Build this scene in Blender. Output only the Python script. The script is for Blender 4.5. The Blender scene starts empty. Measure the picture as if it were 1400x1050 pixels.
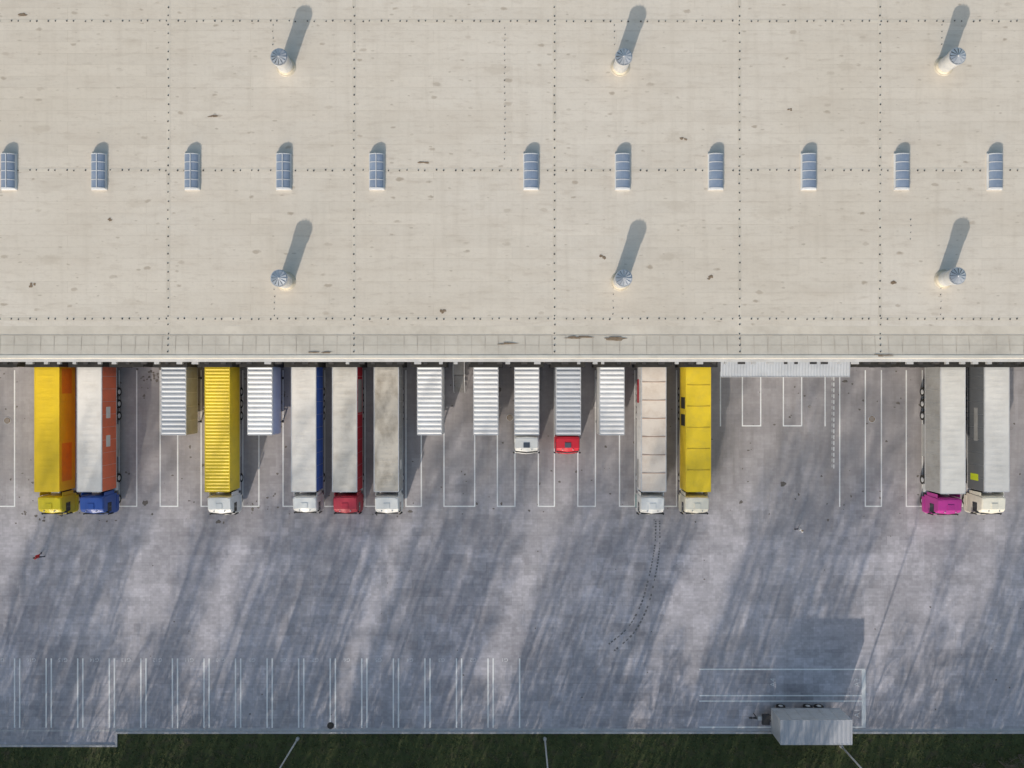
import bpy, math, random
from mathutils import Vector, Matrix
random.seed(7)
R=random.Random(11)
scene=bpy.context.scene
H=80.0
def WX(px,z=0.0): return (px-700)*(H-z)/1000.0
def WY(py,z=0.0): return (525-py)*(H-z)/1000.0

# ---------------------------------------------------------------- helpers
def link(o,parent=None):
    scene.collection.objects.link(o)
    if parent: o.parent=parent
    return o
def empty(name,loc=(0,0,0)):
    e=bpy.data.objects.new(name,None); e.location=loc; e.empty_display_size=0.5
    return link(e)
class MB:
    def __init__(s): s.v=[];s.f=[];s.m=[]
    def add(s,vs,fs,mi=0):
        b=len(s.v); s.v+= [tuple(v) for v in vs]
        for f in fs: s.f.append(tuple(b+i for i in f)); s.m.append(mi)
    def box(s,x0,x1,y0,y1,z0,z1,mi=0,top=None,rot=None):
        if x0>x1:x0,x1=x1,x0
        if y0>y1:y0,y1=y1,y0
        vs=[(x0,y0,z0),(x1,y0,z0),(x1,y1,z0),(x0,y1,z0),(x0,y0,z1),(x1,y0,z1),(x1,y1,z1),(x0,y1,z1)]
        b=len(s.v); s.v+=vs
        F=[(0,3,2,1),(4,5,6,7),(0,1,5,4),(1,2,6,5),(2,3,7,6),(3,0,4,7)]
        for k,f in enumerate(F):
            s.f.append(tuple(b+i for i in f)); s.m.append(top if (k==1 and top is not None) else mi)
    def quad(s,x0,x1,y0,y1,z,mi=0):
        if x0>x1:x0,x1=x1,x0
        if y0>y1:y0,y1=y1,y0
        s.add([(x0,y0,z),(x1,y0,z),(x1,y1,z),(x0,y1,z)],[(0,1,2,3)],mi)
    def cyl(s,p0,p1,r0,r1,n=12,mi=0,caps=True):
        p0=Vector(p0);p1=Vector(p1);d=(p1-p0).normalized()
        a=d.orthogonal().normalized();b=d.cross(a)
        vs=[]
        for p,r in((p0,r0),(p1,r1)):
            for i in range(n):
                t=2*math.pi*i/n; vs.append(p+a*(r*math.cos(t))+b*(r*math.sin(t)))
        fs=[(i,(i+1)%n,n+(i+1)%n,n+i) for i in range(n)]
        if caps: fs+= [tuple(reversed(range(n))),tuple(range(n,2*n))]
        s.add(vs,fs,mi)
    def line(s,x0,y0,x1,y1,w,z,mi=0):
        d=Vector((x1-x0,y1-y0,0)).normalized(); n=Vector((-d.y,d.x,0))*w/2
        a=Vector((x0,y0,z));b=Vector((x1,y1,z))
        s.add([a-n,b-n,b+n,a+n],[(0,1,2,3)],mi)
    def blob(s,x,y,rx,ry,z,mi=0,n=14,jit=0.35,ang=0):
        vs=[(x,y,z)];ph=[R.uniform(0,6.28) for _ in range(3)]
        for i in range(n):
            t=2*math.pi*i/n
            k=1+jit*(math.sin(2*t+ph[0])*.4+math.sin(3*t+ph[1])*.4+math.sin(5*t+ph[2])*.4)
            a=rx*k*math.cos(t);b=ry*k*math.sin(t)
            vs.append((x+a*math.cos(ang)-b*math.sin(ang),y+a*math.sin(ang)+b*math.cos(ang),z))
        s.add(vs,[(0,1+i,1+(i+1)%n) for i in range(n)],mi)
    def obj(s,name,mats,parent=None,bevel=0,smooth=False,loc=None):
        me=bpy.data.meshes.new(name); me.from_pydata(s.v,[],s.f)
        for m in mats: me.materials.append(m)
        me.polygons.foreach_set('material_index',s.m)
        if smooth: me.polygons.foreach_set('use_smooth',[True]*len(s.f))
        me.update()
        o=bpy.data.objects.new(name,me); link(o,parent)
        if loc: o.location=loc
        if bevel:
            b=o.modifiers.new('bevel','BEVEL'); b.width=bevel;b.segments=2;b.limit_method='ANGLE';b.angle_limit=math.radians(40)
        return o

# ---------------------------------------------------------------- materials
def newmat(name,rough=0.6,metal=0.0):
    m=bpy.data.materials.new(name); m.use_nodes=True
    nt=m.node_tree; b=nt.nodes['Principled BSDF']
    b.inputs['Roughness'].default_value=rough; b.inputs['Metallic'].default_value=metal
    return m,nt,b
def nd(nt,t,**kw):
    n=nt.nodes.new(t)
    for k,v in kw.items():
        if k in n.inputs: n.inputs[k].default_value=v
        else: setattr(n,k,v)
    return n
def coords(nt,scale=(1,1,1),loc=(0,0,0),rot=(0,0,0)):
    tc=nt.nodes.new('ShaderNodeTexCoord'); mp=nt.nodes.new('ShaderNodeMapping')
    mp.inputs['Scale'].default_value=scale; mp.inputs['Location'].default_value=loc; mp.inputs['Rotation'].default_value=rot
    nt.links.new(tc.outputs['Object'],mp.inputs['Vector']); return mp.outputs[0]
def noise(nt,scale,detail=4,rough=0.55,sc=(1,1,1),loc=(0,0,0),dist=0,vec=None):
    n=nd(nt,'ShaderNodeTexNoise'); n.inputs['Scale'].default_value=scale;n.inputs['Detail'].default_value=detail
    n.inputs['Roughness'].default_value=rough;n.inputs['Distortion'].default_value=dist
    nt.links.new(vec if vec is not None else coords(nt,sc,loc),n.inputs['Vector']); return n.outputs['Fac']
def rng(nt,val,a,b,c=0.0,d=1.0):
    n=nd(nt,'ShaderNodeMapRange'); n.clamp=True
    n.inputs['From Min'].default_value=a;n.inputs['From Max'].default_value=b;n.inputs['To Min'].default_value=c;n.inputs['To Max'].default_value=d
    nt.links.new(val,n.inputs['Value']); return n.outputs[0]
def math_(nt,op,a,b):
    n=nd(nt,'ShaderNodeMath'); n.operation=op
    for i,x in enumerate((a,b)):
        if isinstance(x,(int,float)): n.inputs[i].default_value=x
        else: nt.links.new(x,n.inputs[i])
    return n.outputs[0]
def mix(nt,fac,a,b,blend='MIX'):
    n=nd(nt,'ShaderNodeMix'); n.data_type='RGBA'; n.blend_type=blend
    for i,x in ((0,fac),(6,a),(7,b)):
        if isinstance(x,(int,float)): n.inputs[i].default_value=x
        elif isinstance(x,tuple): n.inputs[i].default_value=(x[0],x[1],x[2],1)
        else: nt.links.new(x,n.inputs[i])
    return n.outputs[2]
def grey(nt,val):
    n=nd(nt,'ShaderNodeCombineColor')
    for i in range(3): nt.links.new(val,n.inputs[i])
    return n.outputs[0]
def paint(name,col,dirt=0.3,dcol=(0.16,0.13,0.10),rough=0.5,metal=0,sc=(1,1,1),scale=1.2,th=(0.45,0.75)):
    m,nt,b=newmat(name,rough,metal)
    f=rng(nt,noise(nt,scale,6,0.65,sc),th[0],th[1],0,dirt)
    c=mix(nt,f,col,dcol)
    f2=rng(nt,noise(nt,scale*.25,3,0.5,sc,(7,3,1)),0.3,0.7,0.88,1.06)
    c=mix(nt,1.0,c,grey(nt,f2),'MULTIPLY')
    nt.links.new(c,b.inputs['Base Color']); return m

def yard_mat():
    m,nt,b=newmat('block_paving',0.85)
    L=rng(nt,noise(nt,0.045,4,0.55),0.3,0.7)
    c=mix(nt,L,(0.435,0.415,0.455),(0.505,0.480,0.508))
    def bricks(w,h,off,lo,hi,rot=0,mort=0.0,mc=.8):
        br=nd(nt,'ShaderNodeTexBrick'); br.offset=off
        br.inputs['Scale'].default_value=1;br.inputs['Brick Width'].default_value=w;br.inputs['Row Height'].default_value=h
        br.inputs['Mortar Size'].default_value=mort
        br.inputs['Color1'].default_value=(lo,lo,lo,1);br.inputs['Color2'].default_value=(hi,hi,hi,1);br.inputs['Mortar'].default_value=(mc,mc,mc,1)
        nt.links.new(coords(nt,(1,1,1),(off*3,off,0),(0,0,rot)),br.inputs['Vector']); return br.outputs['Color']
    def stepped(sx,sy,loc,sc_,a,b_,lo,hi):
        v=coords(nt,(1/sx,1/sy,1),loc)
        fl=nd(nt,'ShaderNodeVectorMath');fl.operation='FLOOR';nt.links.new(v,fl.inputs[0])
        return rng(nt,noise(nt,sc_,3,.6,vec=fl.outputs[0]),a,b_,lo,hi)
    c=mix(nt,1.0,c,grey(nt,stepped(1.35,0.95,(3,7,0),.13,.48,.52,.91,1.04)),'MULTIPLY')
    c=mix(nt,1.0,c,grey(nt,stepped(1.1,1.1,(33,17,0),.31,.50,.58,.96,1.11)),'MULTIPLY')
    k1=rng(nt,noise(nt,0.06,2,.5,(1,1,1),(31,5,0)),0.40,0.60,0.2,1)
    c=mix(nt,k1,c,mix(nt,1.0,c,bricks(1.35,0.95,0.5,0.83,1.14),'MULTIPLY'))
    k2=rng(nt,noise(nt,0.035,2,.5,(1,1,1),(3,55,0)),0.4,0.6,0.25,0.95)
    c=mix(nt,k2,c,mix(nt,1.0,c,bricks(3.9,1.8,0.37,0.91,1.07,0,.03,.86),'MULTIPLY'))
    c=mix(nt,0.6,c,mix(nt,1.0,c,bricks(0.42,0.28,0.5,0.82,1.14,0,0.01),'MULTIPLY'))
    fn=rng(nt,noise(nt,2.5,6,0.7),0.25,0.75,0.89,1.09)
    c=mix(nt,1.0,c,grey(nt,fn),'MULTIPLY')
    sm=rng(nt,noise(nt,1.0,4,0.6,(0.9,0.06,1)),0.42,0.72,0,0.36)
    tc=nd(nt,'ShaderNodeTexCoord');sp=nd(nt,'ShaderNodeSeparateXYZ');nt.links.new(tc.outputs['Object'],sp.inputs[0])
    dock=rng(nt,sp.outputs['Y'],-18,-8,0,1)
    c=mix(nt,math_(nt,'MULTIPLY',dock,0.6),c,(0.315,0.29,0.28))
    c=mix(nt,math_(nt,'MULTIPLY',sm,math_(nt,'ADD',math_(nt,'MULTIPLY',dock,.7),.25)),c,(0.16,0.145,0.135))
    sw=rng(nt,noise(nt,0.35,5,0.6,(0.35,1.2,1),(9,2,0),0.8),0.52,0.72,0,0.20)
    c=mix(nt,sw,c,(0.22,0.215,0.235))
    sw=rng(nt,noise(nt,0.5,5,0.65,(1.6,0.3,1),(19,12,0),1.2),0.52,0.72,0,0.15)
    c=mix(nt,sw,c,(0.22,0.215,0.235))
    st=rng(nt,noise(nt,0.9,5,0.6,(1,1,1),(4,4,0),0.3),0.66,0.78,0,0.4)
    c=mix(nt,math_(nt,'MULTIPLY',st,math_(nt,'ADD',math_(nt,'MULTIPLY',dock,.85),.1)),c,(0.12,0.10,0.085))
    nt.links.new(c,b.inputs['Base Color'])
    bp=nd(nt,'ShaderNodeBump');bp.inputs['Strength'].default_value=0.2;bp.inputs['Distance'].default_value=0.02
    nt.links.new(noise(nt,6,5,.7),bp.inputs['Height']);nt.links.new(bp.outputs[0],b.inputs['Normal'])
    return m
def roof_mat():
    m,nt,b=newmat('roof_membrane',0.8)
    L=rng(nt,noise(nt,0.05,4,0.55),0.3,0.7)
    c=mix(nt,L,(0.675,0.605,0.515),(0.745,0.68,0.60))
    br=nd(nt,'ShaderNodeTexBrick'); br.offset=0.43
    br.inputs['Scale'].default_value=1;br.inputs['Brick Width'].default_value=17;br.inputs['Row Height'].default_value=1.06;br.inputs['Mortar Size'].default_value=0.016
    br.inputs['Mortar Smooth'].default_value=0.2
    br.inputs['Color1'].default_value=(.95,.95,.95,1);br.inputs['Color2'].default_value=(1.02,1.02,1.02,1);br.inputs['Mortar'].default_value=(.80,.78,.75,1)
    nt.links.new(coords(nt),br.inputs['Vector'])
    c=mix(nt,rng(nt,noise(nt,0.25,3,.5,(1,1,1),(7,7,0)),.35,.6,.35,1.0),c,mix(nt,1.0,c,br.outputs['Color'],'MULTIPLY'))
    c=mix(nt,rng(nt,noise(nt,1,5,0.6,(0.12,0.5,1),(3,8,0)),0.45,0.75,0,0.32),c,(0.54,0.46,0.375))
    c=mix(nt,rng(nt,noise(nt,1,5,0.65,(0.5,2.2,1),(13,8,0)),0.52,0.75,0,0.48),c,(0.48,0.405,0.33))
    c=mix(nt,rng(nt,noise(nt,1,4,0.6,(1.3,0.10,1),(1,18,0)),0.5,0.78,0,0.32),c,(0.53,0.465,0.39))
    c=mix(nt,rng(nt,noise(nt,3,5,0.7),0.5,0.8,0,0.27),c,(0.46,0.41,0.345))
    def spots(sx,sy,loc,rmin,rmax,amt,col,c):
        vo=nd(nt,'ShaderNodeTexVoronoi');vo.inputs['Scale'].default_value=1;vo.inputs['Randomness'].default_value=1;vo.voronoi_dimensions='2D'
        wn=nd(nt,'ShaderNodeTexNoise');wn.inputs['Scale'].default_value=2.2;wn.inputs['Detail'].default_value=4
        cc=coords(nt,(sx,sy,1),loc); nt.links.new(coords(nt),wn.inputs['Vector'])
        va=nd(nt,'ShaderNodeVectorMath');va.operation='MULTIPLY_ADD';va.inputs[1].default_value=(.2,.2,0)
        nt.links.new(wn.outputs['Color'],va.inputs[0]);nt.links.new(cc,va.inputs[2]);nt.links.new(va.outputs[0],vo.inputs['Vector'])
        sc=nd(nt,'ShaderNodeSeparateColor');nt.links.new(vo.outputs['Color'],sc.inputs[0])
        rad=rng(nt,sc.outputs[0],rmin,1.0,-0.04,rmax)
        f=rng(nt,math_(nt,'SUBTRACT',rad,vo.outputs['Distance']),0.0,0.06,0,1)
        f=math_(nt,'MULTIPLY',f,rng(nt,sc.outputs[1],0,1,amt*.35,amt))
        return mix(nt,f,c,col)
    c=spots(.30,.62,(0,0,0),.30,.14,.65,(0.33,0.26,0.19),c)
    c=spots(.55,1.3,(5,9,0),.45,.14,.55,(0.37,0.31,0.24),c)
    c=spots(.12,.33,(15,2,0),.45,.20,.28,(0.45,0.38,0.30),c)
    nt.links.new(c,b.inputs['Base Color'])
    bp=nd(nt,'ShaderNodeBump');bp.inputs['Strength'].default_value=0.3;bp.inputs['Distance'].default_value=0.03
    nt.links.new(noise(nt,1.6,5,.6,(1,1.8,1)),bp.inputs['Height']);nt.links.new(bp.outputs[0],b.inputs['Normal'])
    return m
def grass_mat(name,a,b_,s=1.0):
    m,nt,b=newmat(name,0.9)
    c=mix(nt,rng(nt,noise(nt,0.35*s,6,.65),0.3,0.7),a,b_)
    c=mix(nt,rng(nt,noise(nt,0.8*s,5,.65,(1,1,1),(5,5,5)),0.50,0.7,0,.8),c,(0.09,0.07,0.042))
    nt.links.new(c,b.inputs['Base Color']); return m

M={}
M['yard']=yard_mat(); M['roof']=roof_mat()
M['grass']=grass_mat('grass_ground',(0.042,0.058,0.018),(0.085,0.10,0.032))
M['blade']=grass_mat('grass_blades',(0.058,0.078,0.022),(0.12,0.13,0.045),2)
M['line']=paint('road_paint',(0.90,0.90,0.89),0.35,(0.58,0.57,0.58),0.6,0,(1,1,1),2.2,(0.5,0.75))
M['label']=paint('worn_road_paint',(0.74,0.73,0.74),0.6,(0.55,0.54,0.55),0.6,0,(1,1,1),2.2,(0.45,0.7))
M['stain']=paint('oil_stain',(0.15,0.13,0.115),0.5,(0.25,0.23,0.22),0.7,0,(1,1,1),3)
M['rust']=paint('rust_stain',(0.24,0.17,0.11),0.5,(0.45,0.38,0.3),0.8,0,(1,1,1),3)
M['seam']=paint('seam_dirt',(0.56,0.485,0.40),0.5,(0.65,0.58,0.48),0.8,0,(1,1,1),3)
M['skid']=paint('tyre_rubber_mark',(0.13,0.13,0.135),0.5,(0.30,0.29,0.30),0.8,0,(1,1,1),3,(.4,.6))
M['conc']=paint('kerb_concrete',(0.52,0.51,0.52),0.4,(0.28,0.26,0.23),0.8,0,(1,1,1),2)
M['black']=paint('black_rubber',(0.02,0.02,0.02),0.4,(0.08,0.07,0.06),0.8)
M['chassis']=paint('chassis_steel',(0.045,0.045,0.05),0.5,(0.12,0.10,0.08),0.6)
M['glass']=paint('dark_glass',(0.02,0.025,0.03),0.1,(0.05,0.05,0.05),0.12)
M['alu']=paint('aluminium_trim',(0.62,0.63,0.65),0.25,(0.3,0.28,0.26),0.45,0.2)
M['galv']=paint('galvanised_steel',(0.64,0.66,0.69),0.35,(0.3,0.31,0.33),0.4,0.5,(1,1,1),2)
M['galvdark']=paint('vent_interior',(0.14,0.16,0.19),0.2,(0.06,0.06,0.06),0.4,0.5)
M['wall']=paint('wall_panel',(0.5,0.5,0.5),0.3,(0.3,0.28,0.25),0.6)
M['door']=paint('dock_door',(0.55,0.57,0.6),0.3,(0.3,0.3,0.3),0.5)
M['coping']=paint('coping_metal',(0.72,0.68,0.61),0.35,(0.45,0.4,0.33),0.6,0,(1,1,1),1)
M['strip']=paint('membrane_strip',(0.695,0.63,0.54),0.4,(0.49,0.42,0.34),0.75,0,(1,1,1),1.2)
M['fix']=paint('fixing_cap',(0.07,0.065,0.06),0.3,(0.2,0.18,0.15),0.6)
M['flash']=paint('vent_flashing',(0.58,0.53,0.44),0.6,(0.34,0.28,0.21),0.7,0,(1,1,1),3)
M['skyglass']=paint('skylight_polycarbonate',(0.24,0.30,0.41),0.35,(0.45,0.48,0.54),0.3,0,(1,1,1),2)
M['skyframe']=paint('skylight_frame',(0.68,0.69,0.71),0.25,(0.4,0.38,0.35),0.4)
M['canopy']=paint('canopy_sheet',(0.52,0.55,0.60),0.35,(0.4,0.4,0.4),0.4,0,(1,1,1),1.5)
M['bark']=paint('bark',(0.14,0.11,0.085),0.5,(0.06,0.05,0.04),0.9)
M['leafb']=paint('dry_leaves',(0.12,0.085,0.03),0.3,(0.06,0.05,0.02),0.7)
M['twig']=paint('bare_twigs',(0.20,0.17,0.13),0.4,(0.09,0.07,0.05),0.9)
M['grating']=paint('steel_grating',(.3,.29,.28),.5)

# ---------------------------------------------------------------- ground, yard
g=MB(); g.quad(-900,900,-900,900,-0.06); g.obj('ground',[M['grass']])
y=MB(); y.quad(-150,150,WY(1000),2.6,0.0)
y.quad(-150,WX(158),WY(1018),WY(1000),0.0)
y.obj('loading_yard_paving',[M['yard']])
k=MB(); kw=0.22
yk=WY(1000); yl=WY(1018)
k.box(WX(158),150,yk-kw,yk,-0.05,0.12); k.box(-150,WX(158)+kw,yl-kw,yl,-0.05,0.12)
k.box(WX(158),WX(158)+kw,yl,yk-kw,-0.05,0.12)
k.obj('kerb',[M['conc']],bevel=0.02)
k=MB(); k.quad(WX(158)-.3,150,yk,yk+0.32,0.004); k.quad(-150,WX(158)-.3,yk,yk+0.18,0.004)
k.obj('drainage_gutter',[M['conc']])

# ---------------------------------------------------------------- markings
mk=MB(); W=0.13; z=0.008
def U(a,b,top,bot=693,w=W):
    X0,X1,Y0,Y1=WX(a),WX(b),WY(top),WY(bot)
    mk.quad(X0-w/2,X0+w/2,Y1,Y0,z); mk.quad(X1-w/2,X1+w/2,Y1,Y0,z); mk.quad(X0+w/2,X1-w/2,Y1,Y1+w,z)
for a,b in [(-4,20),(58,80),(113,134),(163,187),(219,243),(275,299),(332,354),(387,411),(444,466),(499,520),(555,576),(607,649),(680,704),(736,758),(790,814),(847,868),(902,925),(1183,1205),(1239,1261),(1294,1316),(1350,1372)]:
    U(a,b,506)
for a,b in [(1015,1040),(1071,1096)]: U(a,b,508,583)
for x,b in [(985,583),(1128,583),(1148,693),(960,693)]:
    mk.quad(WX(x)-W/2,WX(x)+W/2,WY(b),WY(508),z)
for i in range(16):
    yy=515+i*8; mk.quad(WX(1140)-.05,WX(1140)+.05,WY(yy+5.5),WY(yy),z)
    mk.quad(WX(1137.5)-.025,WX(1137.5)+.025,WY(yy+4),WY(yy),z)
for i in range(17):
    x=20+i*43.15
    for dx in ((0,7) if i<16 else (0,)):
        X=WX(x+dx); mk.quad(X-.075,X+.075,WY(995),WY(900),z)
mk.quad(WX(956),WX(1183),WY(916),WY(914.2),z)
mk.quad(WX(1178),WX(1183.5),WY(995),WY(916),z)
for yy in (951,958.5): mk.quad(WX(956),WX(1178),WY(yy)-.07,WY(yy)+.07,z)
mk.quad(WX(956),WX(1178),WY(995),WY(994)+.06,z)
bm=empty('painted_bay_markings')
mk.obj('bay_lines',[M['line']],bm)
def text(s,px,py,size,rot):
    cu=bpy.data.curves.new('t','FONT'); cu.body=s; cu.size=size; cu.align_x='CENTER'; cu.align_y='CENTER'
    o=bpy.data.objects.new('t',cu); scene.collection.objects.link(o)
    bpy.context.view_layer.update()
    me=bpy.data.meshes.new_from_object(o); bpy.data.objects.remove(o)
    me.materials.clear(); me.materials.append(M['label'])
    t=bpy.data.objects.new('bay_label_'+s,me); link(t,bm); t.location=(WX(px),WY(py),z); t.rotation_euler=(0,0,rot)
for i in range(17):
    text('G%d'%(17-i),690-43.15*(16-i),902,0.6,math.pi)
text('A4',1057,933,0.85,math.pi/2);text('A3',1172,933,0.85,math.pi/2);text('A1',1172,975,0.85,math.pi/2)

st=MB()
for _ in range(300):
    px=R.uniform(0,1400); py=R.choice([R.uniform(503,700),R.uniform(503,560),R.uniform(640,715)])
    r=R.uniform(.04,.14) if R.random()<.95 else R.uniform(.16,.3)
    st.blob(WX(px),WY(py),r,r*R.uniform(.5,1.3),0.004+R.random()*.002)
for (cx,cy,sx,sy,n) in [(205,515,14,8,22),(385,545,8,12,12),(350,690,30,10,14),(60,705,30,8,14)]:
    for _ in range(n):
        r=R.uniform(.05,.16); st.blob(WX(R.gauss(cx,sx*.6)),WY(max(504,R.gauss(cy,sy*.6))),r,r*R.uniform(.6,1.3),0.004+R.random()*.002)
for _ in range(50):
    r=R.uniform(.03,.10); st.blob(WX(R.uniform(0,1400)),WY(R.uniform(700,990)),r,r,0.004+R.random()*.002)
st.obj('oil_stains',[M['stain']])
def cr(pts,t):
    n=len(pts)-1; i=min(int(t*n),n-1); f=t*n-i
    p=[Vector(pts[max(0,min(n,i+j))]) for j in(-1,0,1,2)]
    return .5*((2*p[1])+(-p[0]+p[2])*f+(2*p[0]-5*p[1]+4*p[2]-p[3])*f*f+(-p[0]+3*p[1]-3*p[2]+p[3])*f**3)
sk=MB()
pts=[(899,712),(899,740),(896,765),(890,795),(880,830),(862,862),(835,886)]
for j in range(40):
    t=j/40; a=cr(pts,t);b=cr(pts,min(1,t+.015)); d=(b-a).normalized(); n=Vector((-d.y,d.x))
    for off in(-2.6,2.6):
        if R.random()<.12: continue
        o=off*(1+1.3*t)
        p=a+n*o;q=b+n*o
        sk.line(WX(p.x),WY(p.y),WX(q.x),WY(q.y),R.uniform(.10,.22),0.012)
sk.obj('tyre_marks',[M['skid']])
def manhole(px,py,r=0.4,mi=0):
    m=MB(); X,Y=WX(px),WY(py)
    m.cyl((X,Y,0),(X,Y,0.022),r,r,24,0); m.cyl((X,Y,0.022),(X,Y,0.035),r*.82,r*.82,24,1)
    for i in range(4): m.box(X-r*.55,X+r*.55,Y-r*.5+i*r*.3,Y-r*.5+i*r*.3+.04,.035,.045,0)
    m.obj('manhole_cover',[M['conc'] if mi==0 else M['chassis'],M['rust'] if mi==0 else M['black']])
manhole(697,571);manhole(1192,573);manhole(10,575);manhole(452,992,.38,1);manhole(1107,556,.2)

# ---------------------------------------------------------------- warehouse
wh=empty('warehouse'); RZ=12.0; ye=WY(490,RZ)
b=MB(); b.box(-130,130,ye+.35,110,RZ-.5,RZ); b.obj('roof',[M['roof']],wh)
b=MB(); b.box(-130,130,ye+.15,109.8,-.05,RZ-.5)
b.obj('walls',[M['wall']],wh)
b=MB(); b.box(-130,130,ye,ye+.32,RZ-.55,RZ+.16)
b.obj('eaves_coping',[M['coping']],wh,bevel=.03)
b=MB()
X=-130
y0=ye+.33;y1=WY(459,RZ)
while X<130:
    w=1.25
    b.add([(X,y0,RZ+.13),(X+w-.02,y0,RZ+.13),(X+w-.02,y1,RZ+.02),(X,y1,RZ+.02)],[(0,1,2,3)],0)
    sl_=R.uniform(-.12,.12)
    b.add([(X+w-.025,y0,RZ+.135),(X+w+.01,y0,RZ+.135),(X+w+.01+sl_,y1,RZ+.026),(X+w-.025+sl_,y1,RZ+.026)],[(0,1,2,3)],1)
    X+=w
b.quad(-130,130,y1+.0,y1+.05,RZ+.028,1)
ym=(y0+y1)/2
b.add([(-130,ym-.02,RZ+.083),(130,ym-.02,RZ+.083),(130,ym+.02,RZ+.081),(-130,ym+.02,RZ+.081)],[(0,1,2,3)],1)
b.quad(-130,130,y1-.0,y1+.9,RZ+.002,0)
b.obj('edge_panels',[M['strip'],M['seam']],wh)
b=MB()
vx=[-24,230,484,758,1011,1203,1457]; hy=[-175,29,233,436]
for x in vx: b.quad(WX(x,RZ)-.16,WX(x,RZ)+.16,WY(458,RZ),60,RZ+.010)
for q in hy: b.quad(-130,130,WY(q,RZ)-.16,WY(q,RZ)+.16,RZ+.006)
b.obj('membrane_cover_strips',[M['strip']],wh)
b=MB()
def dot(x,y_,r=.075):
    x+=R.uniform(-.04,.04);y_+=R.uniform(-.04,.04); r*=R.uniform(.8,1.15)
    b.cyl((x,y_,RZ+.004),(x,y_,RZ+.045),r,r*.7,6,0)
def dot2(x,y_,r,zz):
    b.cyl((x,y_,zz),(x,y_,zz+.05),r,r*.7,6,0)
for x in vx:
    yy=y1+.2
    while yy<60:
        dot(WX(x,RZ),yy,.08); yy+=.82
    yy=y1-.3
    while yy>y0:
        dot2(WX(x,RZ),yy,.08,RZ+.02+.11*(y1-yy)/(y1-y0)); yy-=.6
for q in hy:
    xx=-70
    i=0
    while xx<70:
        dot(xx,WY(q,RZ),.08); xx+=(.62 if i%2 else 1.1); i+=1
for (x,a,c) in [(375,396,432),(373,34,66),(838,385,432),(840,34,66),(1286,385,432),(1288,34,66),(690,38,225),(1245,300,330)]:
    n=int((c-a)/9)
    for i in range(n+1): dot(WX(x,RZ),WY(a+i*9,RZ),.05)
b.obj('roof_fixings',[M['fix']],wh)
b=MB()
for (x,yy,rx,ry) in [(605,426,.4,.2),(795,461,1.3,.13),(850,463,1.6,.15),(823,351,.35,.2),(935,190,.35,.15),(290,159,.45,.12),(45,390,.3,.2),(970,380,.3,.2),(1222,386,.35,.15),(1205,486,1.2,.09),(700,470,1.3,.08),(440,482,1.2,.08),(30,20,.5,.14),(150,300,.3,.12),(1080,150,.3,.12),(580,222,.5,.12)]:
    for j in range(4):
        yj=WY(yy,RZ)+R.uniform(-ry,ry)*.7
        zz=.014+.003*j
        if yj<y1: zz+=.03+.11*(y1-yj)/(y1-y0)
        b.blob(WX(x,RZ)+R.uniform(-rx,rx)*.7,yj,rx*R.uniform(.25,.6),ry*R.uniform(.4,.8),RZ+zz)
b.obj('roof_dirt',[M['rust']],wh)
# docks
b=MB()
docks=[-52.7,-48.35,-43.9,-39.7,-35.2,-30.6,-26.3,-21.7,-17.4,-13.1,-8.6,-2.75,1.5,5.8,10.4,14.76,19.4,37.3,41.7,45.8,50.4,54.8]
yw=ye+.15
for X in docks:
    b.box(X-1.75,X-1.3,yw-.75,yw-.003,.9,4.55,0); b.box(X+1.3,X+1.75,yw-.75,yw-.003,.9,4.55,0)
    b.box(X-1.75,X+1.75,yw-.8,yw-.003,4.55,4.75,0)
    b.box(X-1.3,X+1.3,yw-.06,yw-.003,1.1,4.5,1)
    b.box(X-1.2,X-.95,yw-.25,yw-.003,.7,1.1,0);b.box(X+.95,X+1.2,yw-.25,yw-.003,.7,1.1,0)
b.obj('dock_shelters',[M['black'],M['door']],wh)
b=MB()
b.box(-130,130,yw-.28,yw-.003,5.6,5.75,0)
for i in range(90):
    X=-62+i*1.4+R.uniform(-.3,.3)
    b.box(X,X+R.uniform(.25,.7),yw-.5,yw-.003,4.95,5.25,R.choice([1,1,0]))
b.obj('dock_canopy_rail',[M['alu'],M['chassis']],wh)
cz=4.3
b=MB(); xa,xb=WX(985,cz),WX(1162,cz); ya,yb=WY(515,cz),yw-.003
n=int((xb-xa)/.3)
for i in range(n):
    X0=xa+i*(xb-xa)/n; X1=xa+(i+.5)*(xb-xa)/n; X2=xa+(i+1)*(xb-xa)/n
    for (p,q,za,zb_) in ((X0,X1,0,.03),(X1,X2,.03,0)):
        b.add([(p,ya,cz+za),(q,ya,cz+zb_),(q,yb,cz+.15+zb_),(p,yb,cz+.15+za)],[(0,1,2,3)],0)
b.box(xa,xb,ya-.06,ya-.003,cz-.12,cz+.05,1)
for i in range(7):
    X=xa+.1+i*(xb-xa-.3)/6; b.box(X,X+.1,ya,yb,cz-.14,cz-.02,1)
b.obj('entrance_canopy',[M['canopy'],M['alu']],wh)
b=MB()
for i in range(3): b.box(xa+1.2+i*4.4,xa+4.4+i*4.4,yw-.05,yw-.003,0.02,3.7,0)
b.obj('gate_doors',[M['door']],wh)
b=MB(); X=WX(628,1.2)
b.box(X-.6,X+.6,1.0,yw-.01,1.05,1.15,0)
for i in range(7): b.box(X-.55,X+.55,.9-i*.26-.26,.9-i*.26,.9-i*.14,.95-i*.14,0)
for s in(-.6,.6):
    b.cyl((X+s,yw-.1,2.1),(X+s,1.0,2.1),.03,.03,6,1);b.cyl((X+s,1.0,2.1),(X+s,-.9,1.0),.03,.03,6,1)
    b.cyl((X+s,1.0,0),(X+s,1.0,2.1),.03,.03,6,1);b.cyl((X+s,-.9,0),(X+s,-.9,1.0),.03,.03,6,1)
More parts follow.
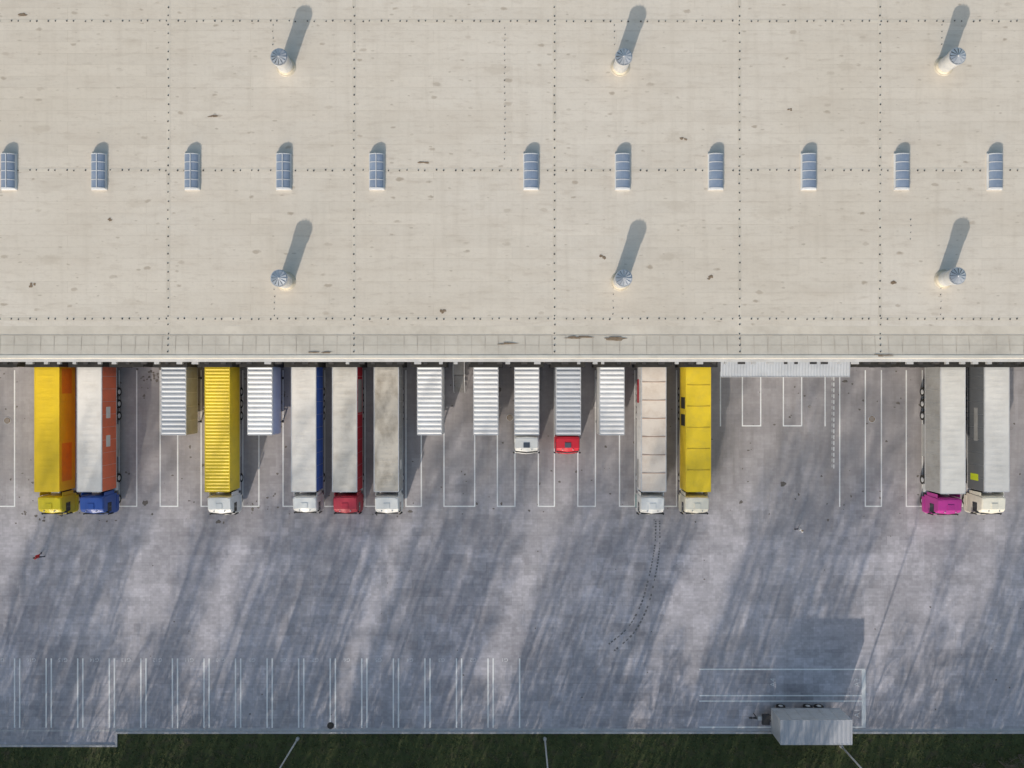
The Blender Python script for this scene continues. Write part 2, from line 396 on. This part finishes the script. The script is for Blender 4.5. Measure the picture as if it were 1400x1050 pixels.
b.obj('dock_steps',[M['grating'],M['alu']],wh)

# ---------------------------------------------------------------- roof vents
for (px,py) in [(381,77),(853,77),(1310,76),(381,380),(853,380),(1310,377)]:
    zt=RZ+2.2; X,Y=WX(px,zt),WY(py,zt); m=MB(); rc=.78; u=.2
    m.cyl((X,Y,RZ+.01),(X,Y,RZ+.06),.92,.86,28,1)
    m.cyl((X,Y,RZ+.06),(X,Y,RZ+.3),.80,.70,28,1)
    m.cyl((X,Y,RZ+.3),(X,Y,RZ+1.45+u),.69,.69,28,0)
    m.cyl((X,Y,RZ+.9),(X,Y,RZ+.94),.705,.705,28,0)
    m.cyl((X,Y,RZ+1.45+u),(X,Y,RZ+1.52+u),.69,rc-.02,28,0)
    m.cyl((X,Y,RZ+1.52+u),(X,Y,RZ+1.88+u),rc-.02,rc-.02,28,0,False)
    m.cyl((X,Y,RZ+1.84+u),(X,Y,RZ+1.90+u),rc,rc,28,0)
    n=12
    for i in range(n):
        a0=2*math.pi*i/n;a1=2*math.pi*(i+.9)/n
        m.add([(X,Y,RZ+2.10+u),(X+.71*math.cos(a0),Y+.71*math.sin(a0),RZ+1.925+u),(X+.71*math.cos(a1),Y+.71*math.sin(a1),RZ+2.01+u)],[(0,1,2)],0)
    m.cyl((X,Y,RZ+1.90+u),(X,Y,RZ+1.915+u),.69,.69,24,2)
    m.cyl((X,Y,RZ+2.04+u),(X,Y,RZ+2.14+u),.12,.08,12,0)
    m.obj('roof_ventilation_chimney',[M['galv'],M['flash'],M['galvdark']])
for idx,px in enumerate([8,132,260,386,514,726,852,980,1108,1236,1364]):
    zt=RZ+.5; X=WX(px,zt); Y0,Y1=WY(257,zt),WY(209,zt); m=MB(); hw=.66
    m.box(X-hw-.06,X+hw+.06,Y0-.08,Y1+.08,RZ+.012,RZ+.10,1)
    m.box(X-hw,X+hw,Y0,Y1,RZ+.10,RZ+.22,1)
    n=10; L=Y1-Y0
    rows=4
    def arc(r,i):
        a=math.pi*i/n; return (X-r*math.cos(a),RZ+.22+.27*(r/hw)*math.sin(a))
    vs=[];fs=[]
    for i in range(n+1):
        x,zz=arc(hw-.03,i); vs+=[(x,Y0+.03,zz),(x,Y1-.03,zz)]
    for i in range(n): fs.append((2*i,2*i+2,2*i+3,2*i+1))
    fs+= [tuple(2*i for i in range(n,-1,-1)),tuple(2*i+1 for i in range(n+1))]
    m.add(vs,fs,0)
    for r_ in range(rows+1):
        yy=Y0+L*r_/rows; yy=min(max(yy,Y0+.05),Y1-.05)
        t=.045
        vs=[];fs=[]
        for i in range(n+1):
            x,zz=arc(hw,i); vs+=[(x,yy-t,zz+.01),(x,yy+t,zz+.01)]
        for i in range(n): fs.append((2*i,2*i+2,2*i+3,2*i+1))
        m.add(vs,fs,1)
    if px<700: m.box(X-.04,X+.04,Y0+.02,Y1-.02,RZ+.47,RZ+.53,1)
    m.obj('skylight',[M['skyglass'],M['skyframe']])

# ---------------------------------------------------------------- vehicles
def P(n,c,d=.3,dc=(0.16,0.13,0.10),r=.5,**k):
    if n not in M: M[n]=paint(n,c,d,dc,r,**k)
    return M[n]
white=P('white_tarp',(0.80,0.77,0.73),.35,(.49,.44,.38),.6,scale=.8)
greyt=P('grey_tarp',(0.66,0.63,0.58),.6,(.38,.34,.29),.6,scale=.9)
dirty=P('dirty_grey_tarp',(0.56,0.52,0.46),.85,(.28,.24,.19),.7,scale=.9,sc=(1,.6,1))
yel=P('yellow_tarp',(0.90,0.62,0.02),.15,(.6,.42,.08),.45)
yel2=P('yellow_metal',(0.85,0.62,0.03),.3,(.5,.38,.08),.45)
beige=P('beige_roof',(0.76,0.68,0.60),.5,(.52,.40,.31),.6,scale=.8)
corr=P('corrugated_white',(0.76,0.77,0.79),.22,(.5,.49,.48),.45)
corrg=P('corrugated_grey',(0.50,0.53,0.58),.3,(.36,.36,.36),.45)
orange=P('orange_curtain',(0.80,0.18,0.09),.2);amber=P('amber_curtain',(0.85,0.33,0.02),.2)
blue=P('blue_curtain',(0.05,0.15,0.60),.2);red=P('red_paint',(0.55,0.01,0.03),.1)
red2=P('crimson_cab_paint',(0.48,0.03,0.06),.2)
wcab=P('white_cab_paint',(0.84,0.84,0.82),.2,(.45,.43,.4),.35)
ccab=P('cream_cab_paint',(0.80,0.77,0.66),.25,(.4,.36,.3),.35)
ycab=P('yellow_cab_paint',(0.80,0.64,0.02),.2,(.3,.25,.05),.35)
bcab=P('blue_cab_paint',(0.035,0.10,0.40),.2,(.1,.1,.15),.35)
mag=P('magenta_cab_paint',(0.45,0.04,0.28),.15,(.2,.05,.15),.35)
teal=P('teal_trim',(0.08,0.22,0.24),.2)
dgrey=P('charcoal_curtain',(0.15,0.16,0.175),.3,(.2,.2,.2));lime=P('lime_logo',(0.62,0.72,0.03),.1)
sgrey=P('grey_curtain',(0.38,0.38,0.38),.4);wside=P('white_curtain',(0.72,0.72,0.72),.3,(.4,.38,.35))
rustl=P('rust_rib',(0.42,0.26,0.18),.4,(.25,.16,.12))

def wheels(m,X,Y,hw=1.22,r=.5,w=.32,mi=0,mh=1):
    for s in(-1,1):
        x1=X+s*hw; x0=X+s*(hw-w)
        m.cyl((x0,Y,r),(x1,Y,r),r,r,20,mi); m.cyl((x1,Y,r),(x1+s*.03,Y,r),.27,.22,12,mh)
def roof(m,X,hw,y0,y1,zt,style,mi=0,mr=1):
    L=y1-y0
    if style=='corr' or style=='fine':
        pitch=.46 if style=='corr' else .34; n=max(1,int(L/pitch)); p=L/n; d=.055 if style=='corr' else .033
        vs=[];prof=[]
        for i in range(n):
            a=y0+i*p; prof+= [(a,0),(a+p*.12,0),(a+p*.3,d),(a+p*.62,d),(a+p*.8,0)]
        prof.append((y1,0))
        for (yy,zz) in prof: vs+=[(X-hw,yy,zt+zz),(X+hw,yy,zt+zz)]
        m.add(vs,[(2*i,2*i+1,2*i+3,2*i+2) for i in range(len(prof)-1)],mi)
    else:
        pitch={'tarp':.62,'panel':1.72,'panel2':2.1}[style]; n=int(L/pitch); p=L/n
        nx=6; k=6; rows=n*k
        vs=[];sag=.004
        hgt=[R.uniform(-.010,.010) for _ in range(n+1)]
        for i in range(rows+1):
            yy=y0+L*i/rows; t=(i%k)/k; cell=min(i//k,n-1)
            s0=-(sag+abs(hgt[cell]))*math.sin(math.pi*t)
            for j in range(nx+1):
                xx=X-hw+2*hw*j/nx; e=math.sin(math.pi*j/nx)
                vs.append((xx,yy,zt+.012+ s0*e+.03*e+R.uniform(-.003,.003)*e))
        fs=[(i*(nx+1)+j,i*(nx+1)+j+1,(i+1)*(nx+1)+j+1,(i+1)*(nx+1)+j) for i in range(rows) for j in range(nx)]
        m.add(vs,fs,mi)
        if style!='tarp':
            for i in range(1,n):
                m.box(X-hw+.02,X+hw-.02,y0+i*p-.03,y0+i*p+.03,zt,zt+.055,mr)
def body(par,X,yr,yf,zb,zt,rm,lm,rmside,style,ribm=None,name='cargo_body',decals=()):
    hw=1.275
    m=MB(); m.box(X-hw,X+hw,yf,yr,zb,zt-.02,2)
    n=max(3,int((yr-yf)/1.3)); p=(yr-yf)/n
    for i in range(n):
        a=yf+i*p+.015;c=yf+(i+1)*p-.015
        m.box(X-hw-.02,X-hw-.002,a,c,zb+.1,zt-.12,3); m.box(X+hw+.002,X+hw+.02,a,c,zb+.1,zt-.12,4)
    tm=5 if rm not in (yel,yel2) else 0
    for s in(-1,1):
        m.box(X+s*(hw-.05),X+s*(hw+.03),yf,yr,zt-.10,zt+.03,tm)
        m.box(X+s*(hw-.05),X+s*(hw+.03),yf,yr,zb-.04,zb+.08,5)
    m.box(X-hw+.05,X+hw-.05,yf-.03,yf+.05,zt-.1,zt+.025,tm);m.box(X-hw+.05,X+hw-.05,yr-.05,yr+.03,zt-.1,zt+.025,tm)
    roof(m,X,hw-.05,yf+.05,yr-.05,zt,style,0,1)
    for (side,a,c,z0,z1,mm) in decals:
        mats_i=6+[d[5] for d in decals].index(mm)
        xx=X+side*(hw+.024); m.box(xx-.003,xx+.004,a,c,z0,z1,mats_i)
    m.obj(name,[rm,ribm or M['alu'],wside if rm not in(yel,yel2) else yel2,lm,rmside,M['alu']]+[d[5] for d in decals],par)
def cab(par,X,yb,yfr,mat,trim,high=True,ztop=3.75):
    Ld=yb-yfr
    prof=[(0,.95),(0,ztop-.45),(.08,ztop-.04),(.25,ztop),(.62*Ld,ztop-.08),(.78*Ld,ztop-.32),(.84*Ld,ztop-.66),(.93*Ld,ztop-1.35 if high else ztop-1.2),(.985*Ld,1.85),(1.0*Ld,1.35),(.985*Ld,.55),(.75*Ld,.5),(.7*Ld,.95)]
    zt=ztop
    sl=[(-1.24,.20,.10),(-1.16,.06,.035),(-.6,.0,.0),(0,-.02,-.03),(.6,0,0),(1.16,.06,.035),(1.24,.20,.10)]
    vs=[]
    for (x,dz,df) in sl:
        for i,(f,zz) in enumerate(prof):
            nz=zz-(dz if 1<=i<=6 else 0)
            nf=f-(df*2.2 if i>=5 and i<=10 else 0)+(df if i in(1,2) else 0)
            vs.append((X+x,yb-nf,nz))
    n=len(prof);m=MB()
    m.v+=vs
    for s in range(len(sl)-1):
        for i in range(n):
            j=(i+1)%n
            m.f.append((s*n+i,s*n+j,(s+1)*n+j,(s+1)*n+i)); m.m.append(1 if i==6 else (2 if i in(9,10,11) else 0))
    m.f.append(tuple(range(n)));m.m.append(0);m.f.append(tuple(reversed([(len(sl)-1)*n+i for i in range(n)])));m.m.append(0)
    m.box(X-.33,X+.33,yb-.60*Ld,yb-.32*Ld,zt-.03,zt+.03,6 if not high else 3)
    m.box(X-1.12,X+1.12,yb-.885*Ld,yb-.83*Ld,zt-.62,zt-.56,4)
    if high: m.box(X-.95,X+.95,yb-.10*Ld,yb-.055*Ld,zt-.02,zt+.035,3)
    for s in(-1,1):
        m.box(X+s*1.225,X+s*1.262,yb-.80*Ld,yb-.36*Ld,2.0,2.75,1)
        m.box(X+s*1.245,X+s*1.42,yb-.93*Ld,yb-.885*Ld,1.9,2.65,4)
        m.box(X+s*1.25,X+s*1.36,yb-.95*Ld,yb-.88*Ld,2.65,2.72,4)
        m.box(X+s*1.22,X+s*1.29,yb-.75*Ld,yb-.1*Ld,.55,1.0,2)
        if high: m.box(X+s*1.17,X+s*1.215,yb,yb+.38,1.4,zt-.4,3)
        m.box(X+s*.75,X+s*1.1,yb-Ld*1.0,yb-Ld*.97,.75,.95,5)
        m.cyl((X+s*.55,yb-.68*Ld,zt-.14),(X+s*.55,yb-.74*Ld,zt-.1),.05,.07,8,5)
    m.box(X-.9,X+.9,yb-1.02*Ld,yb-.995*Ld,.95,1.3,4)
    m.obj('cab',[mat,M['glass'],trim,mat,M['black'],M['alu'],M['galvdark']],par,bevel=.02)
def tractor_under(m,X,y0,y1,front,rears):
    m.box(X-.45,X+.45,y0,y1,.6,1.0,0)
    wheels(m,X,front,1.2,.5,.32,1,2)
    for r in rears: wheels(m,X,r,1.22,.5,.6,1,2)
    for s in(-1,1): m.cyl((X+s*.95,front+1.0,.75),(X+s*.95,front+1.9,.75),.3,.3,14,2)
def semi(X,rm,lm,rs,style,cabm,trim=None,ribm=None,decals=(),yf=-11.2,ycf=-13.85,zt=4.0,dy=0):
    e=empty('semi_trailer_truck',(0,0,0)); yr=2.15
    body(e,X,yr,yf,1.15,zt,rm,lm,rs,style,ribm,'trailer_body',decals)
    m=MB(); m.box(X-.5,X+.5,yf+.3,yr-.2,.85,1.1,0)
    for a in(3.0,4.3,5.6): wheels(m,X,yr-a,1.22,.48,.38,1,2)
    for s in(-1,1):
        m.box(X+s*1.2,X+s*1.24,yr-10,yr-6.5,.5,.95,3)
        m.box(X+s*.8,X+s*.95,yf+3.9,yf+4.05,.05,.9,0)
        m.box(X+s*1.0,X+s*1.2,yr-6.4,yr-2.2,1.02,1.1,0)
    tractor_under(m,X,ycf+.6,yf+3.2,ycf+1.35,[yf+1.0])
    m.box(X-.9,X+.9,yr-.25,yr-.1,.5,.65,3)
    m.obj('chassis_and_wheels',[M['chassis'],M['black'],M['alu'],sgrey],e)
    cab(e,X+R.uniform(-.05,.05),yf-.55,ycf+R.uniform(-.1,.08),cabm,trim or cabm,True,3.72)
def swap(X,rm,side,style='corr',yf=-5.3,truck=None):
    e=empty('swap_body_container' if truck is None else 'box_truck'); yr=2.05
    body(e,X,yr,yf,1.2,3.95,rm,side,side,style,None,'container_body')
    m=MB()
    m.box(X-.5,X+.5,yf+.2,yr-.2,.9,1.15,0)
    if truck is None:
        for yy in(yf+1.2,yr-1.4):
            for s in(-1,1):
                m.box(X+s*1.08,X+s*1.2,yy-.06,yy+.06,0.02,1.15,0);m.box(X+s*1.03,X+s*1.25,yy-.12,yy+.12,0,.03,0)
            m.box(X-1.08,X+1.08,yy-.04,yy+.04,.55,.62,0)
    else:
        tractor_under(m,X,yf-1.6,yf+1.5,yf-1.1,[yf+4.3,yf+5.6])
    m.obj('support_frame' if truck is None else 'chassis_and_wheels',[M['chassis'],M['black'],M['alu']],e)
    if truck: cab(e,X,yf-.22,yf-2.15,truck,truck,False,3.35)
def LX(px,z=4.0): return WX(px,z)+1.305
def RX(px,z=4.0): return WX(px,z)-1.305
semi(LX(47),yel,yel,yel,'tarp',ycab,decals=((1,-1,1.6,1.9,3.6,amber),(1,-10.2,-6.2,1.9,3.6,amber)))
semi(LX(105),white,orange,orange,'tarp',bcab,decals=((1,-3.6,-2.4,2.4,3.2,wside),(1,-6.6,-5.4,2.4,3.2,wside)))
swap(LX(220),corrg,sgrey)
semi(LX(280),yel2,yel2,yel2,'fine',wcab)
swap(LX(338),corr,wside)
semi(LX(398),white,blue,blue,'tarp',wcab)
semi(LX(454),greyt,sgrey,red,'tarp',red2,decals=((1,-3,.5,1.6,3.5,sgrey),))
semi(LX(511),dirty,sgrey,sgrey,'tarp',wcab,decals=((1,-9,-8,2.2,3,wside),))
swap(LX(570),corr,wside)
swap(LX(647),corr,wside)
swap(LX(703),corr,wside,truck=wcab)
swap(LX(760),corrg,corrg,truck=red)
swap(RX(854),corr,wside)
semi(RX(911),beige,wside,wside,'panel',wcab,trim=teal,ribm=rustl,decals=((-1,-2,.5,1.5,2.6,red),(-1,-11,-8,1.5,2.4,sgrey)))
semi(RX(972),yel2,yel2,yel2,'panel2',ccab,ribm=P('ochre_rib',(0.6,0.42,0.02)),decals=((-1,-4.4,-3.2,1.8,3.6,M['black']),(-1,-2.6,-1.4,1.8,3.6,M['black'])))
semi(RX(1320),P('light_grey_tarp',(0.72,0.71,0.68),.35,(.47,.45,.42),.6,scale=.8),sgrey,wside,'tarp',mag,yf=-11.4,ycf=-14.05)
semi(RX(1380),P('pale_grey_tarp',(0.68,0.675,0.66),.35,(.44,.43,.41),.6,scale=.8),dgrey,dgrey,'tarp',ccab,yf=-11.2,ycf=-14.0,
     decals=((-1,-10.2,-9.5,1.7,3.0,lime),(-1,-6,-2.5,2.3,2.9,sgrey)))

def drawbar():
    e=empty('drawbar_trailer')
    zt=3.95; x1=WX(1165,zt); x0=x1-7.45; y0=WY(1018,zt); y1=y0+2.55
    m=MB(); m.box(x0,x1,y0,y1,1.2,zt-.02,1)
    L=x1-x0-.1;n=16;p=L/n;prof=[]
    for i in range(n):
        a=x0+.05+i*p; prof+=[(a,0),(a+p*.1,0),(a+p*.25,.025),(a+p*.65,.025),(a+p*.8,0)]
    prof.append((x1-.05,0)); vs=[]
    for(xx,zz) in prof: vs+=[(xx,y0+.05,zt+zz),(xx,y1-.05,zt+zz)]
    m.add(vs,[(2*i,2*i+2,2*i+3,2*i+1) for i in range(len(prof)-1)],0)
    for yy in(y0-.03,y1-.05): m.box(x0,x1,yy,yy+.08,zt-.1,zt+.02,2); m.box(x0,x1,yy,yy+.08,1.16,1.28,2)
    m.box(x0-.03,x0+.05,y0+.05,y1-.05,zt-.1,zt+.015,2);m.box(x1-.05,x1+.03,y0+.05,y1-.05,zt-.1,zt+.015,2)
    for i in range(1,6): xx=x0+i*(x1-x0)/6; m.box(xx-.02,xx+.02,y1,y1+.025,1.28,zt-.1,2)
    m.obj('container_body',[P('trailer_roof',(0.44,0.45,0.49),.3,(.33,.33,.33)),P('trailer_side',(0.52,0.54,0.58),.3),P('trailer_trim',(.47,.48,.51),.3)],e)
    m=MB(); yc=(y0+y1)/2
    m.box(x0+.1,x1-.1,yc-.5,yc+.5,.85,1.17,0)
    for xx in(x0+1.3,x1-2.0,x1-3.2):
        for s in(-1,1):
            m.cyl((xx,yc+s*.9,.48),(xx,yc+s*1.24,.48),.48,.48,18,1); m.cyl((xx,yc+s*1.24,.48),(xx,yc+s*1.27,.48),.25,.2,10,2)
    m.cyl((x0+1.3,yc+.5,.75),(x0-1.9,yc,.65),.07,.06,8,0);m.cyl((x0+1.3,yc-.5,.75),(x0-1.9,yc,.65),.07,.06,8,0)
    m.cyl((x0-1.9,yc,.65),(x0-2.2,yc,.65),.12,.08,10,0); m.cyl((x0-1.5,yc+.2,0.02),(x0-1.5,yc+.2,.7),.05,.05,8,0)
    m.box(x0-.9,x0-.1,yc-.55,yc+.55,.85,1.15,0); m.box(x0-1.3,x0-.9,yc-.15,yc+.25,.7,.95,2)
    m.obj('drawbar_chassis',[M['chassis'],M['black'],M['alu']],e)
drawbar()

for (px,py) in [(407,1010),(745,1010),(1150,1020)]:
    X,Y=WX(px),WY(py); m=MB()
    m.cyl((X,Y,-.05),(X,Y,.25),.2,.16,12,0); m.cyl((X,Y,.25),(X,Y,10.5),.10,.06,12,0)
    m.cyl((X,Y,10.4),(X,Y+1.3,10.7),.045,.035,8,0)
    m.box(X-.17,X+.17,Y+1.2,Y+1.95,10.62,10.76,1); m.box(X-.12,X+.12,Y+1.3,Y+1.85,10.60,10.617,2)
    m.cyl((X-.5,Y,9.6),(X+.5,Y,9.6),.04,.04,8,0)
    m.obj('street_lamp',[M['alu'],M['chassis'],M['skyframe']])

# ---------------------------------------------------------------- bare woodland to the south
SX,SY=.32,.9474
def tree_mesh(name,h,rad,seed,ntw,base=2.0,leaf=.08):
    r=random.Random(seed); m=MB()
    pts=[Vector((0,0,-.1))]
    for i in range(1,8):
        pts.append(Vector((r.gauss(0,.10)*i*.5,r.gauss(0,.10)*i*.5,h*.96*i/7)))
    def tp(zz):
        f=max(0,min(.9999,zz/(h*.96)))*7;i=int(f); return pts[i].lerp(pts[i+1],f-i)
    for i in range(7):
        m.cyl(pts[i],pts[i+1],.22*(1-i/7.6),.22*(1-(i+1)/7.6),7,0,False)
    nb=40; per=max(3,int(ntw/nb/3))
    for i in range(nb):
        t=(i+r.random())/nb; zz=base+(h-base-.3)*t
        prof=math.sin(math.pi*min(1,.25+.68*t))**.6
        L=rad*max(.2,prof)*r.uniform(.7,1.15); a=r.uniform(0,6.283)
        p=tp(zz); d=Vector((math.cos(a),math.sin(a),r.uniform(.7,1.3))).normalized()
        q=p+d*L
        m.cyl(p,q,.04*(1-t*.5),.015,4,0,False)
        for k_ in range(3):
            s=r.uniform(.3,.95); p2=p.lerp(q,s)
            d2=(d+Vector((r.gauss(0,.5),r.gauss(0,.5),r.gauss(0.1,.4)))).normalized(); L2=L*r.uniform(.3,.6)+.2
            q2=p2+d2*L2; m.cyl(p2,q2,.016,.008,3,0,False)
            for _ in range(per):
                c=p2.lerp(q2,r.random())+Vector((r.gauss(0,.10),r.gauss(0,.10),r.gauss(0,.1)))
                u=(d2+Vector((r.gauss(0,.6),r.gauss(0,.6),r.gauss(0,.6)))).normalized(); l=r.uniform(.35,.85)
                v=u.orthogonal().normalized(); v=Matrix.Rotation(r.uniform(0,6.28),3,u)@v
                w_=.0125
                m.add([c-v*w_,c+v*w_,c+u*l+v*w_*.4,c+u*l-v*w_*.4],[(0,1,2,3)],1)
                if r.random()<leaf:
                    e=c+u*l*r.random(); sz=r.uniform(.05,.09)
                    m.add([e-v*sz,e+u*sz,e+v*sz,e-u*sz],[(0,1,2,3)],2)
    me=bpy.data.meshes.new(name); me.from_pydata(m.v,[],m.f)
    for q in(M['bark'],M['twig'],M['leafb']): me.materials.append(q)
    me.polygons.foreach_set('material_index',m.m); me.update(); return me
tall=[tree_mesh('bare_tree_mesh',20,2.4,1,1050),tree_mesh('bare_tree_mesh_b',20,2.1,2,950),tree_mesh('bare_tree_mesh_c',20,2.6,3,1150)]
low=[tree_mesh('thicket_mesh',7,2.0,4,750,.4,.2),tree_mesh('thicket_mesh_b',7,2.3,5,800,.4,.2)]
gaps=[(-47.9,1.7),(-30,1.8),(-22.3,1.0),(-6.8,.0),(8.5,.9),(27.2,1.6),(45.3,1.2),(49.0,1.1),(54.4,.9)]
rt=random.Random(5)
def put(me,name,u,Y,h0,hh,rs):
    X=(u+SX*Y)/SY
    o=bpy.data.objects.new(name,me); link(o); s=hh/h0
    o.location=(X,Y,-.06); o.scale=(rs,rs,s); o.rotation_euler=(0,0,rt.uniform(0,6.28))
for row,(Yr,off) in enumerate([(-50,0),(-54,1.2),(-58,.5),(-62.5,1.7)]):
    u=-80+off
    while u<84:
        uu=u+rt.uniform(-.6,.6); Y=Yr+rt.uniform(-1.4,1.4)
        gap=any(abs(uu-c)<hw+1.1 for c,hw in gaps)
        if not gap: put(rt.choice(tall),'bare_tree',uu,Y,20,rt.uniform(19,26)+row*.9,rt.uniform(.85,1.15))
        u+=2.1
for row,(Yr,off) in enumerate([(-48,0),(-52,1.1)]):
    u=-80+off
    while u<84:
        put(rt.choice(low),'thicket_shrub',u+rt.uniform(-.4,.4),Yr+rt.uniform(-.8,.8),7,rt.uniform(4.5,9),rt.uniform(.9,1.15)); u+=2.3
m=MB()
for _ in range(15000):
    X=R.uniform(-60,60);Y=R.uniform(-43.8,-38.35)
    if X<WX(158)+.3 and Y>WY(1018)-.3: continue
    a=R.uniform(0,3.14);w=R.uniform(.03,.09);h=R.uniform(.05,.17);l=Vector((R.gauss(0,.12),R.gauss(0,.12),h))
    p=Vector((X,Y,-.06));d=Vector((math.cos(a),math.sin(a),0))*w
    m.add([p-d,p+d,p+l+d*.4,p+l-d*.4],[(0,1,2,3)],0)
m.obj('grass',[M['blade']])
def shrub(px,py,h,seed):
    r=random.Random(seed);m=MB()
    def br(p,d,l,rad,dep):
        q=p+d*l; m.cyl(p,q,rad,rad*.6,4,0,False)
        if dep==0: return
        for _ in range(3 if dep>1 else 4):
            nd_=(d+Vector((r.gauss(0,.5),r.gauss(0,.5),r.gauss(0,.25)))).normalized()
            br(q,nd_,l*r.uniform(.6,.85),rad*.6,dep-1)
    base=Vector((WX(px),WY(py),-.06))
    for _ in range(4):
        br(base,Vector((r.gauss(0,.4),r.gauss(0,.4),1)).normalized(),h*.3,.05,4)
    m.obj('bare_shrub',[M['twig']])
for i,(a,b_,h) in enumerate([(1365,1040,2.6),(1392,1032,2.4),(1330,1047,1.8),(1205,1052,1.4),(1290,1050,1.5)]): shrub(a,b_,h,20+i)

# ---------------------------------------------------------------- people
def person(px,py,jacket,trous,hair,head_ang,seed,arm=.35):
    X,Y=WX(px),WY(py)
    V=[];E=[];Rd=[]
    def v(x,y,z,r,parent=None,ry=None):
        V.append((x,y,z));Rd.append((r,ry or r))
        if parent is not None:E.append((parent,len(V)-1))
        return len(V)-1
    pel=v(0,0,.95,.15,None,.11);sp=v(0,.0,1.12,.14,pel,.11);ch=v(0,.02,1.32,.175,sp,.12);nk=v(0,.02,1.48,.065,ch);hd0=v(0,.03,1.58,.085,nk);hd1=v(0,.04,1.68,.10,hd0);v(0,.03,1.74,.07,hd1)
    for s in(-1,1):
        st=.22*s
        hp=v(.1*s,0,.88,.10,pel);kn=v(.11*s,st*.6+.03,.5,.07,hp);an=v(.11*s,st*1.1-.03,.1,.05,kn);v(.12*s,st*1.1+.15,.04,.04,an)
        sh=v(.2*s,.02,1.4,.07,ch);el=v(.27*s,-st*.5,1.13,.052,sh);wr=v(.27*s,-st*.9+arm*.4,.93,.034,el);pm=v(.27*s,-st*.9+arm*.4+.03,.86,.034,wr)
        for k,l in enumerate((.06,.075,.08,.07)):
            f=v(.27*s-.0,-st*.9+arm*.4+.0+k*.018,.82,.010,pm); f2=v(.265*s,-st*.9+arm*.4+k*.02,.82-l*.6,.009,f); v(.25*s,-st*.9+arm*.4+k*.02+.01,.82-l,.008,f2)
        t=v(.25*s,-st*.9+arm*.4+.07,.85,.011,pm);v(.24*s,-st*.9+arm*.4+.09,.81,.009,t)
    me=bpy.data.meshes.new('p');me.from_pydata(V,E,[])
    o=bpy.data.objects.new('p',me);link(o)
    o.modifiers.new('s','SKIN');o.modifiers.new('u','SUBSURF').levels=2
    for i,d in enumerate(me.skin_vertices[0].data): d.radius=Rd[i]; d.use_root=(i==0)
    bpy.context.view_layer.update()
    dg=bpy.context.evaluated_depsgraph_get(); me2=bpy.data.meshes.new_from_object(o.evaluated_get(dg)); bpy.data.objects.remove(o)
    me2.materials.clear()
    for q in(jacket,trous,P('skin',(.55,.33,.24),.05),M['black'],hair): me2.materials.append(q)
    for p in me2.polygons:
        c=p.center; p.use_smooth=True
        if c.z>1.66 or (c.z>1.57 and c.y<.0): k=4
        elif c.z>1.49: k=2
        elif abs(c.x)>.2 and c.z<.93 and c.z>.6: k=2
        elif c.z<.1: k=3
        elif c.z<.92: k=1
        else: k=0
        p.material_index=k
    q=bpy.data.objects.new('person',me2);link(q);q.location=(X,Y,0);q.rotation_euler=(0,0,head_ang)
    hm=MB();hm.cyl((0,.125,1.60),(0,.15,1.585),.012,.016,6,0)
    for s in(-1,1): hm.cyl((.085*s,.03,1.61),(.10*s,.03,1.61),.025,.02,6,0)
    hm.obj('face_parts',[M['skin']],q)
person(60,758,P('red_jacket',(.6,.02,.02),.1),P('dark_trousers',(.05,.05,.07),.1),P('hair_brown',(.05,.03,.02),.1),1.2,1)
person(1089,722,P('white_jacket',(.85,.85,.85),.1),P('dark_trousers',(.05,.05,.07),.1),P('hair_light',(.25,.2,.12),.1),-.7,2)

# ---------------------------------------------------------------- light, camera
el=math.radians(22); d=Vector((SX*math.cos(el),SY*math.cos(el),-math.sin(el))).normalized()
sl=bpy.data.lights.new('sun','SUN'); sl.energy=3.7; sl.angle=math.radians(.8); sl.color=(1,.91,.79)
so=bpy.data.objects.new('sun',sl); link(so); so.rotation_euler=d.to_track_quat('-Z','Y').to_euler(); so.location=(-30,-80,60)
w=bpy.data.worlds.new('World'); scene.world=w; w.use_nodes=True
nt=w.node_tree; bg=nt.nodes['Background']; sky=nt.nodes.new('ShaderNodeTexSky'); sky.sky_type='NISHITA'; sky.sun_disc=False
sky.sun_elevation=el; sky.sun_rotation=math.atan2(-d.x,-d.y); sky.air_density=1.6; sky.dust_density=2.2; sky.ozone_density=1.5
nt.links.new(sky.outputs[0],bg.inputs['Color']); bg.inputs['Strength'].default_value=.15
cd=bpy.data.cameras.new('camera'); cd.sensor_width=36; cd.lens=36*1000/1400; cd.clip_end=3000
co=bpy.data.objects.new('camera',cd); link(co); co.location=(0,0,H); co.rotation_euler=(0,0,0); scene.camera=co
scene.view_settings.view_transform='Standard'; scene.view_settings.look='None'; scene.view_settings.exposure=0
print('objects',len(bpy.data.objects))
